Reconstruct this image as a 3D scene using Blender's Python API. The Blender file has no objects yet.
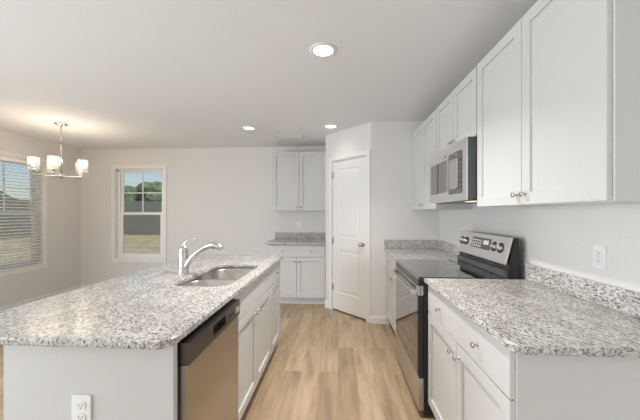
import bpy, bmesh, math, random
from mathutils import Vector, Matrix

random.seed(7)
SC = bpy.context.scene
COL = SC.collection
PI = math.pi
R = math.radians

# ------------------------------------------------------------------ camera, world, sun, large lights, exposure
cam_data = bpy.data.cameras.new('camera')
cam_data.sensor_fit = 'HORIZONTAL'
cam_data.sensor_width = 36.0
cam_data.lens = 290.68 / 640 * 36.0
cam_data.shift_y = 3.37 / 640
cam_data.clip_start = 0.02
cam_data.clip_end = 300
cam = bpy.data.objects.new('camera', cam_data)
cam.location = (0, 0, 1.3324)
cam.rotation_euler = (PI / 2, 0, 0.0618)
COL.objects.link(cam)
SC.camera = cam

world = bpy.data.worlds.new('world')
SC.world = world
world.use_nodes = True
wn = world.node_tree.nodes
wl = world.node_tree.links
wn.clear()
w_out = wn.new('ShaderNodeOutputWorld')
w_bg = wn.new('ShaderNodeBackground')
w_sky = wn.new('ShaderNodeTexSky')
w_sky.sky_type = 'NISHITA'
w_sky.sun_disc = False
w_sky.sun_elevation = R(48)
w_sky.sun_rotation = R(150)
w_sky.air_density = 1.0
w_sky.dust_density = 0.6
w_bg.inputs['Strength'].default_value = 0.105
w_mix = wn.new('ShaderNodeMix')
w_mix.data_type = 'RGBA'
w_mix.inputs[0].default_value = 0.45
w_mix.inputs[7].default_value = (5.2, 5.8, 6.4, 1)
wl.new(w_sky.outputs[0], w_mix.inputs[6])
wl.new(w_mix.outputs[2], w_bg.inputs['Color'])
wl.new(w_bg.outputs[0], w_out.inputs[0])

sun_data = bpy.data.lights.new('sun', 'SUN')
sun_data.energy = 3.2
sun_data.angle = R(2)
sun_data.color = (1.0, 0.95, 0.86)
sun = bpy.data.objects.new('sun', sun_data)
sun.rotation_euler = Vector((-0.55, 0.5, -0.75)).to_track_quat('-Z', 'Y').to_euler()
COL.objects.link(sun)


def area(name, loc, direction, sx, sy, watts, color=(1, 1, 1)):
    d = bpy.data.lights.new(name, 'AREA')
    d.shape = 'RECTANGLE'
    d.size = sx
    d.size_y = sy
    d.energy = watts
    d.color = color
    o = bpy.data.objects.new(name, d)
    o.location = loc
    o.rotation_euler = Vector(direction).to_track_quat('-Z', 'Z').to_euler()
    COL.objects.link(o)
    return o


# fill lights added as daylight in two invented, unseen openings of the left wall
area('patio_fill_light', (-4.47, 0.35, 0.82), (1, 0, -0.42), 2.2, 1.5, 133, (0.84, 0.925, 1.0))
area('living_fill_light', (-4.47, -1.75, 1.12), (1, 0, 0.2), 1.6, 1.9, 94, (0.86, 0.94, 1.0))

SC.view_settings.view_transform = 'Standard'
SC.view_settings.look = 'None'
SC.view_settings.gamma = 1.0
SC.view_settings.exposure = 0.06
SC.view_settings.use_curve_mapping = False
SC.cycles.use_denoising = True
SC.cycles.max_bounces = 10
SC.cycles.diffuse_bounces = 6
SC.cycles.transparent_max_bounces = 16
SC.cycles.sample_clamp_indirect = 6.0


# ------------------------------------------------------------------ materials
def new_mat(name):
    m = bpy.data.materials.new(name)
    m.use_nodes = True
    nt = m.node_tree
    b = nt.nodes['Principled BSDF']
    return m, nt, b


def coords(nt, scale=(1, 1, 1), rot=(0, 0, 0), kind='Object'):
    tc = nt.nodes.new('ShaderNodeTexCoord')
    mp = nt.nodes.new('ShaderNodeMapping')
    mp.inputs['Scale'].default_value = scale
    mp.inputs['Rotation'].default_value = rot
    nt.links.new(tc.outputs[kind], mp.inputs['Vector'])
    return mp.outputs[0]


def noise(nt, vec, scale, detail=3, rough=0.55):
    n = nt.nodes.new('ShaderNodeTexNoise')
    n.inputs['Scale'].default_value = scale
    n.inputs['Detail'].default_value = detail
    n.inputs['Roughness'].default_value = rough
    nt.links.new(vec, n.inputs['Vector'])
    return n.outputs['Fac']


def ramp(nt, fac, stops, interp='LINEAR'):
    r = nt.nodes.new('ShaderNodeValToRGB')
    r.color_ramp.interpolation = interp
    e = r.color_ramp.elements
    while len(e) < len(stops):
        e.new(0.5)
    for i, (p, c) in enumerate(stops):
        e[i].position = p
        e[i].color = (*c, 1) if len(c) == 3 else c
    nt.links.new(fac, r.inputs['Fac'])
    return r.outputs['Color']


def mix(nt, a, b, fac, mode='MIX'):
    m = nt.nodes.new('ShaderNodeMix')
    m.data_type = 'RGBA'
    m.blend_type = mode
    for sock, v in ((m.inputs[0], fac), (m.inputs[6], a), (m.inputs[7], b)):
        if isinstance(v, (int, float)):
            sock.default_value = v
        elif isinstance(v, tuple):
            sock.default_value = (*v, 1) if len(v) == 3 else v
        else:
            nt.links.new(v, sock)
    return m.outputs[2]


def bump(nt, b, height, strength, dist=0.01):
    bp = nt.nodes.new('ShaderNodeBump')
    bp.inputs['Strength'].default_value = strength
    bp.inputs['Distance'].default_value = dist
    nt.links.new(height, bp.inputs['Height'])
    nt.links.new(bp.outputs[0], b.inputs['Normal'])


def paint(name, col, rough=0.6, var=0.02, scale=90, bump_s=0.04):
    m, nt, b = new_mat(name)
    v = coords(nt)
    n = noise(nt, v, scale, 2)
    c = ramp(nt, n, [(0.3, tuple(x * (1 - var) for x in col)), (0.7, tuple(min(1, x * (1 + var)) for x in col))])
    nt.links.new(c, b.inputs['Base Color'])
    b.inputs['Roughness'].default_value = rough
    if bump_s:
        bump(nt, b, n, bump_s, 0.002)
    return m


def metal(name, col, rough=0.3, stretch=(1, 1, 1), var=0.06, metallic=1.0):
    m, nt, b = new_mat(name)
    v = coords(nt, stretch)
    n = noise(nt, v, 60, 2)
    c = ramp(nt, n, [(0.3, tuple(x * (1 - var) for x in col)), (0.7, tuple(min(1, x * (1 + var)) for x in col))])
    nt.links.new(c, b.inputs['Base Color'])
    b.inputs['Metallic'].default_value = metallic
    mr = nt.nodes.new('ShaderNodeMapRange')
    mr.inputs['To Min'].default_value = rough * 0.96
    mr.inputs['To Max'].default_value = rough * 1.04
    nt.links.new(n, mr.inputs['Value'])
    nt.links.new(mr.outputs[0], b.inputs['Roughness'])
    return m


def glossy(name, col, rough=0.1, coat=0.0):
    m, nt, b = new_mat(name)
    v = coords(nt)
    n = noise(nt, v, 40, 1)
    c = ramp(nt, n, [(0.3, tuple(x * 0.97 for x in col)), (0.7, tuple(min(1, x * 1.03) for x in col))])
    nt.links.new(c, b.inputs['Base Color'])
    b.inputs['Roughness'].default_value = rough
    b.inputs['Coat Weight'].default_value = coat
    return m


def emit(name, col, strength):
    m, nt, b = new_mat(name)
    b.inputs['Base Color'].default_value = (*col, 1)
    b.inputs['Emission Color'].default_value = (*col, 1)
    b.inputs['Emission Strength'].default_value = strength
    return m


def clear_glass(name, tint, gloss=0.08, rough=0.0):
    m = bpy.data.materials.new(name)
    m.use_nodes = True
    nt = m.node_tree
    nt.nodes.clear()
    out = nt.nodes.new('ShaderNodeOutputMaterial')
    t = nt.nodes.new('ShaderNodeBsdfTransparent')
    t.inputs[0].default_value = (*tint, 1)
    g = nt.nodes.new('ShaderNodeBsdfGlossy')
    g.inputs['Roughness'].default_value = rough
    mx = nt.nodes.new('ShaderNodeMixShader')
    fr = nt.nodes.new('ShaderNodeFresnel')
    fr.inputs['IOR'].default_value = 1.3
    ad = nt.nodes.new('ShaderNodeMath')
    ad.operation = 'MULTIPLY_ADD'
    ad.inputs[1].default_value = 0.6
    ad.inputs[2].default_value = gloss
    nt.links.new(fr.outputs[0], ad.inputs[0])
    nt.links.new(ad.outputs[0], mx.inputs[0])
    nt.links.new(t.outputs[0], mx.inputs[1])
    nt.links.new(g.outputs[0], mx.inputs[2])
    nt.links.new(mx.outputs[0], out.inputs[0])
    return m


def seeded_glass():
    """clear glass with a milky bubbled wall that catches the bulb's light"""
    m = bpy.data.materials.new('seeded_glass')
    m.use_nodes = True
    nt = m.node_tree
    nt.nodes.clear()
    out = nt.nodes.new('ShaderNodeOutputMaterial')
    t = nt.nodes.new('ShaderNodeBsdfTransparent')
    t.inputs[0].default_value = (0.985, 0.985, 0.98, 1)
    tl = nt.nodes.new('ShaderNodeBsdfTranslucent')
    tl.inputs[0].default_value = (0.95, 0.94, 0.92, 1)
    g = nt.nodes.new('ShaderNodeBsdfGlossy')
    g.inputs['Roughness'].default_value = 0.08
    n = noise(nt, coords(nt), 120, 2)
    mr = nt.nodes.new('ShaderNodeMapRange')
    mr.inputs['From Min'].default_value = 0.4
    mr.inputs['From Max'].default_value = 0.65
    mr.inputs['To Min'].default_value = 0.03
    mr.inputs['To Max'].default_value = 0.09
    nt.links.new(n, mr.inputs['Value'])
    m1 = nt.nodes.new('ShaderNodeMixShader')
    nt.links.new(mr.outputs[0], m1.inputs[0])
    nt.links.new(t.outputs[0], m1.inputs[1])
    nt.links.new(tl.outputs[0], m1.inputs[2])
    m2 = nt.nodes.new('ShaderNodeMixShader')
    m2.inputs[0].default_value = 0.05
    nt.links.new(m1.outputs[0], m2.inputs[1])
    nt.links.new(g.outputs[0], m2.inputs[2])
    nt.links.new(m2.outputs[0], out.inputs[0])
    return m


def make_granite():
    m, nt, b = new_mat('white_granite')
    v = coords(nt)
    vs = coords(nt, (1.0, 0.5, 1.0), (0, 0, 0.6))
    big = noise(nt, vs, 15, 4, 0.6)
    base = ramp(nt, big, [(0.35, (0.49, 0.465, 0.43)), (0.5, (0.63, 0.61, 0.58)), (0.68, (0.75, 0.74, 0.72))])
    mid = noise(nt, vs, 86, 4, 0.68)
    grey = ramp(nt, mid, [(0.49, (0, 0, 0)), (0.57, (0.9, 0.9, 0.9))])
    c1 = mix(nt, base, (0.36, 0.345, 0.325), grey)
    tau = noise(nt, vs, 36, 3, 0.6)
    tm = ramp(nt, tau, [(0.58, (0, 0, 0)), (0.70, (0.6, 0.6, 0.6))])
    c2 = mix(nt, c1, (0.48, 0.43, 0.38), tm)
    fine = noise(nt, vs, 116, 4, 0.72)
    dk = ramp(nt, fine, [(0.53, (0, 0, 0)), (0.58, (0.97, 0.97, 0.97))])
    c3 = mix(nt, c2, (0.085, 0.084, 0.09), dk)
    pale = noise(nt, v, 130, 2, 0.5)
    pm = ramp(nt, pale, [(0.60, (0, 0, 0)), (0.68, (0.8, 0.8, 0.8))])
    c4 = mix(nt, c3, (0.80, 0.795, 0.785), pm)
    nt.links.new(c4, b.inputs['Base Color'])
    b.inputs['Roughness'].default_value = 0.23
    b.inputs['Specular IOR Level'].default_value = 0.5
    return m


def make_floor():
    m, nt, b = new_mat('oak_plank_floor')
    v = coords(nt, (1, 1, 1), (0, 0, PI / 2))
    br = nt.nodes.new('ShaderNodeTexBrick')
    br.offset = 0.37
    br.offset_frequency = 2
    br.inputs['Color1'].default_value = (0.385, 0.28, 0.178, 1)
    br.inputs['Color2'].default_value = (0.53, 0.402, 0.272, 1)
    br.inputs['Mortar'].default_value = (0.36, 0.26, 0.165, 1)
    br.inputs['Scale'].default_value = 1.0
    br.inputs['Mortar Size'].default_value = 0.0008
    br.inputs['Mortar Smooth'].default_value = 0.2
    br.inputs['Brick Width'].default_value = 1.22
    br.inputs['Row Height'].default_value = 0.152
    nt.links.new(v, br.inputs['Vector'])
    v2 = coords(nt, (11, 1.1, 1))
    # shift the grain from board to board
    off = nt.nodes.new('ShaderNodeVectorMath')
    off.operation = 'MULTIPLY_ADD'
    off.inputs[1].default_value = (40, 40, 40)
    nt.links.new(br.outputs['Color'], off.inputs[0])
    nt.links.new(v2, off.inputs[2])
    g1 = noise(nt, off.outputs[0], 1.6, 5, 0.6)
    grain = ramp(nt, g1, [(0.30, (0.58, 0.54, 0.50)), (0.50, (0.93, 0.92, 0.90)), (0.72, (1.20, 1.20, 1.19))])
    c = mix(nt, br.outputs['Color'], grain, 0.85, 'MULTIPLY')
    v3 = coords(nt, (60, 2.2, 1))
    g2 = noise(nt, v3, 2.0, 3, 0.6)
    fine = ramp(nt, g2, [(0.35, (0.88, 0.87, 0.86)), (0.6, (1.02, 1.02, 1.02))])
    c = mix(nt, c, fine, 0.6, 'MULTIPLY')
    nt.links.new(c, b.inputs['Base Color'])
    b.inputs['Roughness'].default_value = 0.42
    bump(nt, b, g2, 0.05, 0.002)
    return m


M = {}
M['wall'] = paint('wall_paint', (0.75, 0.735, 0.72), 0.75, 0.02, 90, 0.015)
M['ceiling'] = paint('ceiling_paint', (0.80, 0.812, 0.83), 0.9, 0.02, 140, 0.12)
M['trim'] = paint('trim_paint', (0.82, 0.815, 0.805), 0.42, 0.01, 60, 0.0)
M['cab'] = paint('cabinet_paint', (0.63, 0.63, 0.622), 0.38, 0.01, 60, 0.0)
M['cab_in'] = paint('cabinet_side_paint', (0.70, 0.69, 0.68), 0.5, 0.01, 60, 0.0)
M['plate'] = paint('outlet_plastic', (0.84, 0.845, 0.85), 0.35, 0.01, 60, 0.0)
M['slot'] = glossy('dark_slot', (0.05, 0.05, 0.05), 0.5)
M['vinyl'] = paint('window_vinyl', (0.88, 0.88, 0.87), 0.4, 0.01, 60, 0.0)
M['blind'] = paint('blind_slat_white', (0.90, 0.90, 0.88), 0.45, 0.01, 60, 0.0)
M['steel'] = metal('brushed_stainless', (0.60, 0.58, 0.56), 0.30, (1, 1, 30), 0.02)
M['steel_warm'] = metal('dishwasher_stainless', (0.47, 0.43, 0.395), 0.22, (1, 1, 0.1), 0.02)
M['steel_bright'] = metal('bright_stainless', (0.76, 0.76, 0.75), 0.30, (1, 1, 25), 0.02)
M['steel_dark'] = metal('dark_stainless', (0.16, 0.15, 0.15), 0.36, (1, 1, 30), 0.02)
M['nickel'] = metal('satin_nickel', (0.62, 0.59, 0.55), 0.26)
M['chrome'] = metal('polished_chrome', (0.66, 0.66, 0.66), 0.14)
M['sink'] = metal('sink_steel', (0.55, 0.525, 0.49), 0.33, (1, 1, 1), 0.015)
M['black'] = glossy('black_enamel', (0.018, 0.018, 0.02), 0.22)
M['black_glass'] = glossy('black_glass', (0.014, 0.014, 0.015), 0.04, 1.0)
M['grey_side'] = glossy('charcoal_panel', (0.075, 0.078, 0.085), 0.35)
M['mirror_glass'] = metal('mirror_dark_glass', (0.36, 0.36, 0.37), 0.12)
M['key'] = glossy('light_key_print', (0.62, 0.62, 0.62), 0.4)
M['granite'] = make_granite()
M['floor'] = make_floor()
M['glass'] = clear_glass('window_glass', (0.93, 0.95, 0.95), 0.02)
M['shade'] = seeded_glass()
M['lens'] = emit('light_lens', (1.0, 0.97, 0.92), 2.2)
M['bulb'] = emit('warm_bulb', (1.0, 0.86, 0.66), 6.0)
M['hood_lamp'] = emit('hood_lamp_lens', (1.0, 0.72, 0.42), 1.6)
M['grass'] = paint('dry_grass', (0.42, 0.36, 0.22), 0.9, 0.25, 1.5, 0.0)
M['leaf'] = paint('tree_leaves', (0.13, 0.165, 0.10), 0.9, 0.5, 3.0, 0.0)
M['bark'] = paint('tree_bark', (0.12, 0.09, 0.07), 0.9, 0.3, 20, 0.0)
M['fence'] = paint('weathered_fence', (0.16, 0.172, 0.15), 0.85, 0.2, 6, 0.0)


# ------------------------------------------------------------------ geometry helpers
class MB:
    """Collects shapes, then links them as ONE mesh object."""

    def __init__(self):
        self.bm = bmesh.new()

    def add(self, other):
        me = bpy.data.meshes.new('t')
        other.to_mesh(me)
        other.free()
        self.bm.from_mesh(me)
        bpy.data.meshes.remove(me)

    def box(self, x0, x1, y0, y1, z0, z1, bev=0.0, seg=2):
        b = bmesh.new()
        bmesh.ops.create_cube(b, size=1)
        sx, sy, sz = abs(x1 - x0), abs(y1 - y0), abs(z1 - z0)
        cx, cy, cz = (x0 + x1) / 2, (y0 + y1) / 2, (z0 + z1) / 2
        for v in b.verts:
            v.co = Vector((v.co.x * sx + cx, v.co.y * sy + cy, v.co.z * sz + cz))
        if bev > 0:
            bev = min(bev, 0.45 * min(sx, sy, sz))
            bmesh.ops.bevel(b, geom=list(b.edges), offset=bev, segments=seg, profile=0.5, affect='EDGES')
        self.add(b)
        return self

    def prism(self, pts, axis, a0, a1, bev=0.0):
        """pts is a 2D outline; axis 'x','y','z' is the extrusion direction."""
        b = bmesh.new()

        def P(p, a):
            if axis == 'x':
                return Vector((a, p[0], p[1]))
            if axis == 'y':
                return Vector((p[0], a, p[1]))
            return Vector((p[0], p[1], a))
        v0 = [b.verts.new(P(p, a0)) for p in pts]
        v1 = [b.verts.new(P(p, a1)) for p in pts]
        n = len(pts)
        b.faces.new(v0)
        b.faces.new(list(reversed(v1)))
        for i in range(n):
            b.faces.new((v0[i], v1[i], v1[(i + 1) % n], v0[(i + 1) % n]))
        bmesh.ops.recalc_face_normals(b, faces=b.faces)
        if bev > 0:
            bmesh.ops.bevel(b, geom=list(b.edges), offset=bev, segments=2, profile=0.5, affect='EDGES')
        self.add(b)
        return self

    def lathe(self, prof, center=(0, 0, 0), axis=(0, 0, 1), seg=24):
        """prof = [(radius, distance along axis)]"""
        b = bmesh.new()
        ax = Vector(axis).normalized()
        q = Vector((0, 0, 1)).rotation_difference(ax)
        c = Vector(center)
        rings = []
        for r, h in prof:
            if r < 1e-6:
                rings.append([b.verts.new(c + q @ Vector((0, 0, h)))])
            else:
                rings.append([b.verts.new(c + q @ Vector((r * math.cos(2 * PI * k / seg), r * math.sin(2 * PI * k / seg), h))) for k in range(seg)])
        for a, d in zip(rings, rings[1:]):
            for k in range(seg):
                k2 = (k + 1) % seg
                if len(a) == 1 and len(d) == 1:
                    continue
                if len(a) == 1:
                    b.faces.new((a[0], d[k2], d[k]))
                elif len(d) == 1:
                    b.faces.new((a[k], a[k2], d[0]))
                else:
                    b.faces.new((a[k], a[k2], d[k2], d[k]))
        bmesh.ops.recalc_face_normals(b, faces=b.faces)
        for f in b.faces:
            f.smooth = True
        self.add(b)
        return self

    def cyl(self, p0, p1, r, seg=16, r2=None):
        p0, p1 = Vector(p0), Vector(p1)
        L = (p1 - p0).length
        r2 = r if r2 is None else r2
        return self.lathe([(0, 0), (r, 0), (r2, L), (0, L)], p0, p1 - p0, seg)

    def tube(self, pts, radii, seg=14, squash=None):
        """smooth tube through points; radii one per point; squash = (axis vector, factor)"""
        P = [Vector(p) for p in pts]
        if isinstance(radii, (int, float)):
            radii = [radii] * len(P)
        # catmull-rom resample
        Q, RR = [], []
        n = len(P)
        for i in range(n - 1):
            p0, p1, p2, p3 = P[max(i - 1, 0)], P[i], P[i + 1], P[min(i + 2, n - 1)]
            steps = 6 if n > 2 else 1
            for s in range(steps):
                t = s / steps
                Q.append(0.5 * ((2 * p1) + (p2 - p0) * t + (2 * p0 - 5 * p1 + 4 * p2 - p3) * t * t + (3 * p1 - p0 - 3 * p2 + p3) * t ** 3))
                RR.append(radii[i] * (1 - t) + radii[i + 1] * t)
        Q.append(P[-1])
        RR.append(radii[-1])
        b = bmesh.new()
        tan = (Q[1] - Q[0]).normalized()
        up = Vector((0, 0, 1)) if abs(tan.z) < 0.9 else Vector((1, 0, 0))
        nrm = (up - tan * up.dot(tan)).normalized()
        rings = []
        for i, (p, r) in enumerate(zip(Q, RR)):
            t = (Q[min(i + 1, len(Q) - 1)] - Q[max(i - 1, 0)]).normalized()
            nrm = (nrm - t * nrm.dot(t)).normalized()
            bi = t.cross(nrm)
            rings.append([b.verts.new(p + r * (math.cos(2 * PI * k / seg) * nrm + math.sin(2 * PI * k / seg) * bi)) for k in range(seg)])
        for a, d in zip(rings, rings[1:]):
            for k in range(seg):
                b.faces.new((a[k], a[(k + 1) % seg], d[(k + 1) % seg], d[k]))
        b.faces.new(rings[0])
        b.faces.new(rings[-1])
        bmesh.ops.recalc_face_normals(b, faces=b.faces)
        for f in b.faces:
            f.smooth = True
        self.add(b)
        return self

    def loft(self, rings, cap_end=True, cap_start=False):
        b = bmesh.new()
        VR = [[b.verts.new(Vector(p)) for p in r] for r in rings]
        n = len(rings[0])
        for a, d in zip(VR, VR[1:]):
            for k in range(n):
                b.faces.new((a[k], a[(k + 1) % n], d[(k + 1) % n], d[k]))
        if cap_end:
            b.faces.new(VR[-1])
        if cap_start:
            b.faces.new(VR[0])
        bmesh.ops.recalc_face_normals(b, faces=b.faces)
        for f in b.faces:
            f.smooth = True
        self.add(b)
        return self

    def build(self, name, mat, parent=None, xf=None):
        me = bpy.data.meshes.new(name)
        if xf is not None:
            self.bm.transform(xf)
        self.bm.to_mesh(me)
        self.bm.free()
        me.materials.append(mat)
        o = bpy.data.objects.new(name, me)
        COL.objects.link(o)
        if parent is not None:
            o.parent = parent
        return o


def tag(o, label=None, cat=None, group=None, kind=None):
    if label:
        o['label'] = label
    if cat:
        o['category'] = cat
    if group:
        o['group'] = group
    if kind:
        o['kind'] = kind
    return o


def thing(name, loc, rz, label, cat, group=None, kind=None):
    o = bpy.data.objects.new(name, None)
    o.empty_display_size = 0.1
    o.location = loc
    o.rotation_euler = (0, 0, rz)
    COL.objects.link(o)
    return tag(o, label, cat, group, kind)


def children(o):
    return [c for c in bpy.data.objects if c.parent == o]


def copy_tree(o, parent=None):
    c = o.copy()
    COL.objects.link(c)
    c.parent = parent
    for ch in children(o):
        copy_tree(ch, c)
    return c


def rrect(x0, x1, y0, y1, r, seg=6):
    """rounded rectangle; r one radius or four (x0y0, x1y0, x1y1, x0y1)"""
    rr = [r] * 4 if isinstance(r, (int, float)) else list(r)
    cs = [(x0 + rr[0], y0 + rr[0], PI), (x1 - rr[1], y0 + rr[1], 1.5 * PI), (x1 - rr[2], y1 - rr[2], 0), (x0 + rr[3], y1 - rr[3], 0.5 * PI)]
    pts = []
    for (cx, cy, a0), q in zip(cs, rr):
        n = seg if q > 0.001 else 0
        for k in range(n + 1):
            a = a0 + (PI / 2) * (k / n if n else 0)
            pts.append((cx + q * math.cos(a), cy + q * math.sin(a)))
    return pts


def slab(outlines, z0, z1, bev, name, mat, parent=None, xf=None):
    """flat slab with holes and softly rounded edges: first outline is the rim, the others are holes"""
    cu = bpy.data.curves.new('t', 'CURVE')
    cu.dimensions = '2D'
    cu.fill_mode = 'BOTH'
    cu.extrude = (z1 - z0) / 2 - bev
    cu.bevel_depth = bev
    cu.bevel_resolution = 3
    cu.offset = -bev
    for pts in outlines:
        s = cu.splines.new('POLY')
        s.points.add(len(pts) - 1)
        for p, q in zip(s.points, pts):
            p.co = (q[0], q[1], 0, 1)
        s.use_cyclic_u = True
    t = bpy.data.objects.new('t', cu)
    COL.objects.link(t)
    dg = bpy.context.evaluated_depsgraph_get()
    me = bpy.data.meshes.new_from_object(t.evaluated_get(dg))
    bpy.data.objects.remove(t)
    bpy.data.curves.remove(cu)
    me.transform(Matrix.Translation((0, 0, (z0 + z1) / 2)))
    if xf is not None:
        me.transform(xf)
    me.name = name
    me.materials.clear()
    me.materials.append(mat)
    for p in me.polygons:
        p.use_smooth = False
    o = bpy.data.objects.new(name, me)
    COL.objects.link(o)
    if parent is not None:
        o.parent = parent
    return o


def holed(u0, u1, z0, z1, holes):
    """rectangles that fill u0..u1 x z0..z1 around the holes (u0,u1,z0,z1)"""
    us = sorted({u0, u1, *[h[0] for h in holes], *[h[1] for h in holes]})
    zs = sorted({z0, z1, *[h[2] for h in holes], *[h[3] for h in holes]})
    out = []
    for a, b in zip(us, us[1:]):
        for c, d in zip(zs, zs[1:]):
            m = ((a + b) / 2, (c + d) / 2)
            if not any(h[0] < m[0] < h[1] and h[2] < m[1] < h[3] for h in holes):
                out.append((a, b, c, d))
    return out


# ------------------------------------------------------------------ the room
XW = 1.207          # right wall
XL = -4.458         # left wall
YB = 4.778          # back wall
YR = -3.5           # wall behind the camera
CEIL = 2.44
YP = 3.555          # wall right of the pantry door
PR = Vector((0.400, YP))                 # right corner of the diagonal pantry wall
PLft = Vector((-0.176, YP + 0.576))      # left corner
T = 0.12

MB().box(XL - T, XW + T, YR - T, YB + T, -0.1, 0).build('floor', M['floor'])
MB().box(XL - T, XW + T, YR - T, YB + T, CEIL, CEIL + 0.12).build('ceiling', M['ceiling'])
MB().box(XW, XW + T, YR - T, YB + T, 0, CEIL).build('wall_right', M['wall'])
WIN_B = (-3.835, -2.965, 0.545, 2.105)      # opening of the back window (x)
WIN_L = (3.26, 4.13, 0.545, 2.105)        # opening of the left window (y)
ADDED_PATIO = (-0.8, 1.5, 0.0, 2.08)  # invented door opening out of view, added for the sideways fill light
ADDED_LIVING = (-2.6, -0.9, 0.12, 2.12)  # second added opening, unseen, holds the other fill light
m = MB()
for a, b, c, d in holed(XL - T, XW, 0, CEIL, [WIN_B]):
    m.box(a, b, YB, YB + T, c, d)
m.build('wall_back', M['wall'])
m = MB()
for a, b, c, d in holed(YR, YB, 0, CEIL, [WIN_L, ADDED_PATIO, ADDED_LIVING]):
    m.box(XL - T, XL, a, b, c, d)
m.build('wall_left', M['wall'])
m = MB()
for a, b, c, d in holed(XL - T, XW, 0, CEIL, []):
    m.box(a, b, YR - T, YR, c, d)
m.build('wall_rear', M['wall'])

# pantry walls
MB().box(PR.x, XW, YP, YP + 0.09, 0, CEIL).build('wall_return', M['wall'])
MB().box(PLft.x, PLft.x + 0.09, PLft.y, YB, 0, CEIL).build('wall_side', M['wall'])
DL = (PR - PLft).length
# local frame of the diagonal wall: x along the wall from its left corner, -y towards the kitchen
DX = Matrix.Translation((PLft.x, PLft.y, 0)) @ Matrix.Rotation(-PI / 4, 4, 'Z')
D0, D1 = 0.150, 0.738
m = MB()
for a, b, c, d in holed(0, DL, 0, CEIL, [(D0 - 0.015, D1 + 0.015, 0, 2.055)]):
    m.box(a, b, 0, 0.09, c, d)
m.build('wall_diagonal', M['wall'], None, DX)

SET = [('floor', 'pale oak plank floor running between the cabinets', 'floor'), ('ceiling', 'white painted ceiling over the kitchen', 'ceiling'),
       ('wall_right', 'light wall behind the range and the right cabinets', 'wall'), ('wall_back', 'light greige back wall with the taller-than-wide window', 'wall'),
       ('wall_left', 'light greige left wall with the blind-covered window', 'wall'), ('wall_rear', 'plain light wall behind the viewer', 'wall'),
       ('wall_return', 'short light wall between pantry door and right cabinets', 'wall'), ('wall_side', 'pantry side wall beside the back cabinets', 'wall'),
       ('wall_diagonal', 'diagonal light wall that holds the white pantry door', 'wall')]
for n, l, c in SET:
    tag(bpy.data.objects[n], l, c, None, 'structure')

# baseboards
BH, BT = 0.095, 0.014


def base_profile(m, x0, x1, y):
    """baseboard along local x against a wall whose face is at y, kitchen towards -y"""
    m.prism([(y, 0), (y - BT, 0), (y - BT, BH * 0.72), (y - BT * 0.55, BH * 0.86), (y - BT * 0.35, BH), (y, BH)], 'x', x0, x1)


m = MB()
base_profile(m, XL, -1.03, YB)
tag(m.build('baseboard_back', M['trim']), 'white baseboard along the back wall under the window', 'baseboard', None, 'structure')
m = MB()
base_profile(m, -YB, -YR, XL * -1 - 0)
# the left wall: rotate so that the profile faces +x
o = m.build('baseboard_left', M['trim'], None, Matrix.Rotation(PI / 2, 4, 'Z') @ Matrix.Scale(-1, 4, (1, 0, 0)))
o.data.flip_normals()
tag(o, 'white baseboard along the left wall under the blinds', 'baseboard', None, 'structure')
m = MB()
base_profile(m, PR.x - 0.006, 0.648, YP)
tag(m.build('baseboard_return', M['trim']), 'white baseboard on the short wall right of the pantry door', 'baseboard', None, 'structure')
m = MB()
base_profile(m, -0.006, D0 - 0.072, 0)
base_profile(m, D1 + 0.072, DL + 0.006, 0)
tag(m.build('baseboard_diagonal', M['trim'], None, DX), 'short white baseboards either side of the pantry door', 'baseboard', None, 'structure')

# pantry door -------------------------------------------------------
door = thing('door_1', (PLft.x, PLft.y, 0), -PI / 4, 'white two-panel pantry door in the diagonal wall', 'door', None, 'structure')
CW = 0.057
m = MB()
for a, b, c, d in ((D0 - 0.012 - CW, D0 - 0.012, 0, 2.052 + CW), (D1 + 0.012, D1 + 0.012 + CW, 0, 2.052 + CW), (D0 - 0.012, D1 + 0.012, 2.052, 2.052 + CW)):
    m.box(a, b, -0.016, -0.0005, c, d, 0.004)
m.build('casing', M['trim'], door)
m = MB()
m.box(D0 - 0.012, D0 - 0.002, 0.0, 0.088, 0, 2.052).box(D1 + 0.002, D1 + 0.012, 0.0, 0.088, 0, 2.052).box(D0 - 0.012, D1 + 0.012, 0.0, 0.088, 2.042, 2.052)
m.build('jamb', M['trim'], door)


def door_leaf(x0, x1, z0, z1, panels, y0, y1):
    m = MB()
    b = bmesh.new()
    us = sorted({x0, x1, *[p[0] for p in panels], *[p[1] for p in panels]})
    zs = sorted({z0, z1, *[p[2] for p in panels], *[p[3] for p in panels]})
    for a, c, d, e in holed(x0, x1, z0, z1, panels):
        m.box(a, c, y0, y1, d, e)
    for a, c, d, e in panels:
        def ring(k, y):
            return [(a + k, y, d + k), (c - k, y, d + k), (c - k, y, e - k), (a + k, y, e - k)]
        bb = bmesh.new()
        rs = [ring(0, y0), ring(0.012, y0 + 0.007), ring(0.022, y0 + 0.009), ring(0.028, y0 + 0.009), ring(0.050, y0 + 0.003)]
        V = [[bb.verts.new(Vector(p)) for p in r] for r in rs]
        for r0, r1 in zip(V, V[1:]):
            for k in range(4):
                bb.faces.new((r0[k], r0[(k + 1) % 4], r1[(k + 1) % 4], r1[k]))
        bb.faces.new(V[-1])
        bmesh.ops.recalc_face_normals(bb, faces=bb.faces)
        m.add(bb)
        m.box(a, c, y0 + 0.012, y1, d, e)
    b.free()
    return m


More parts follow.
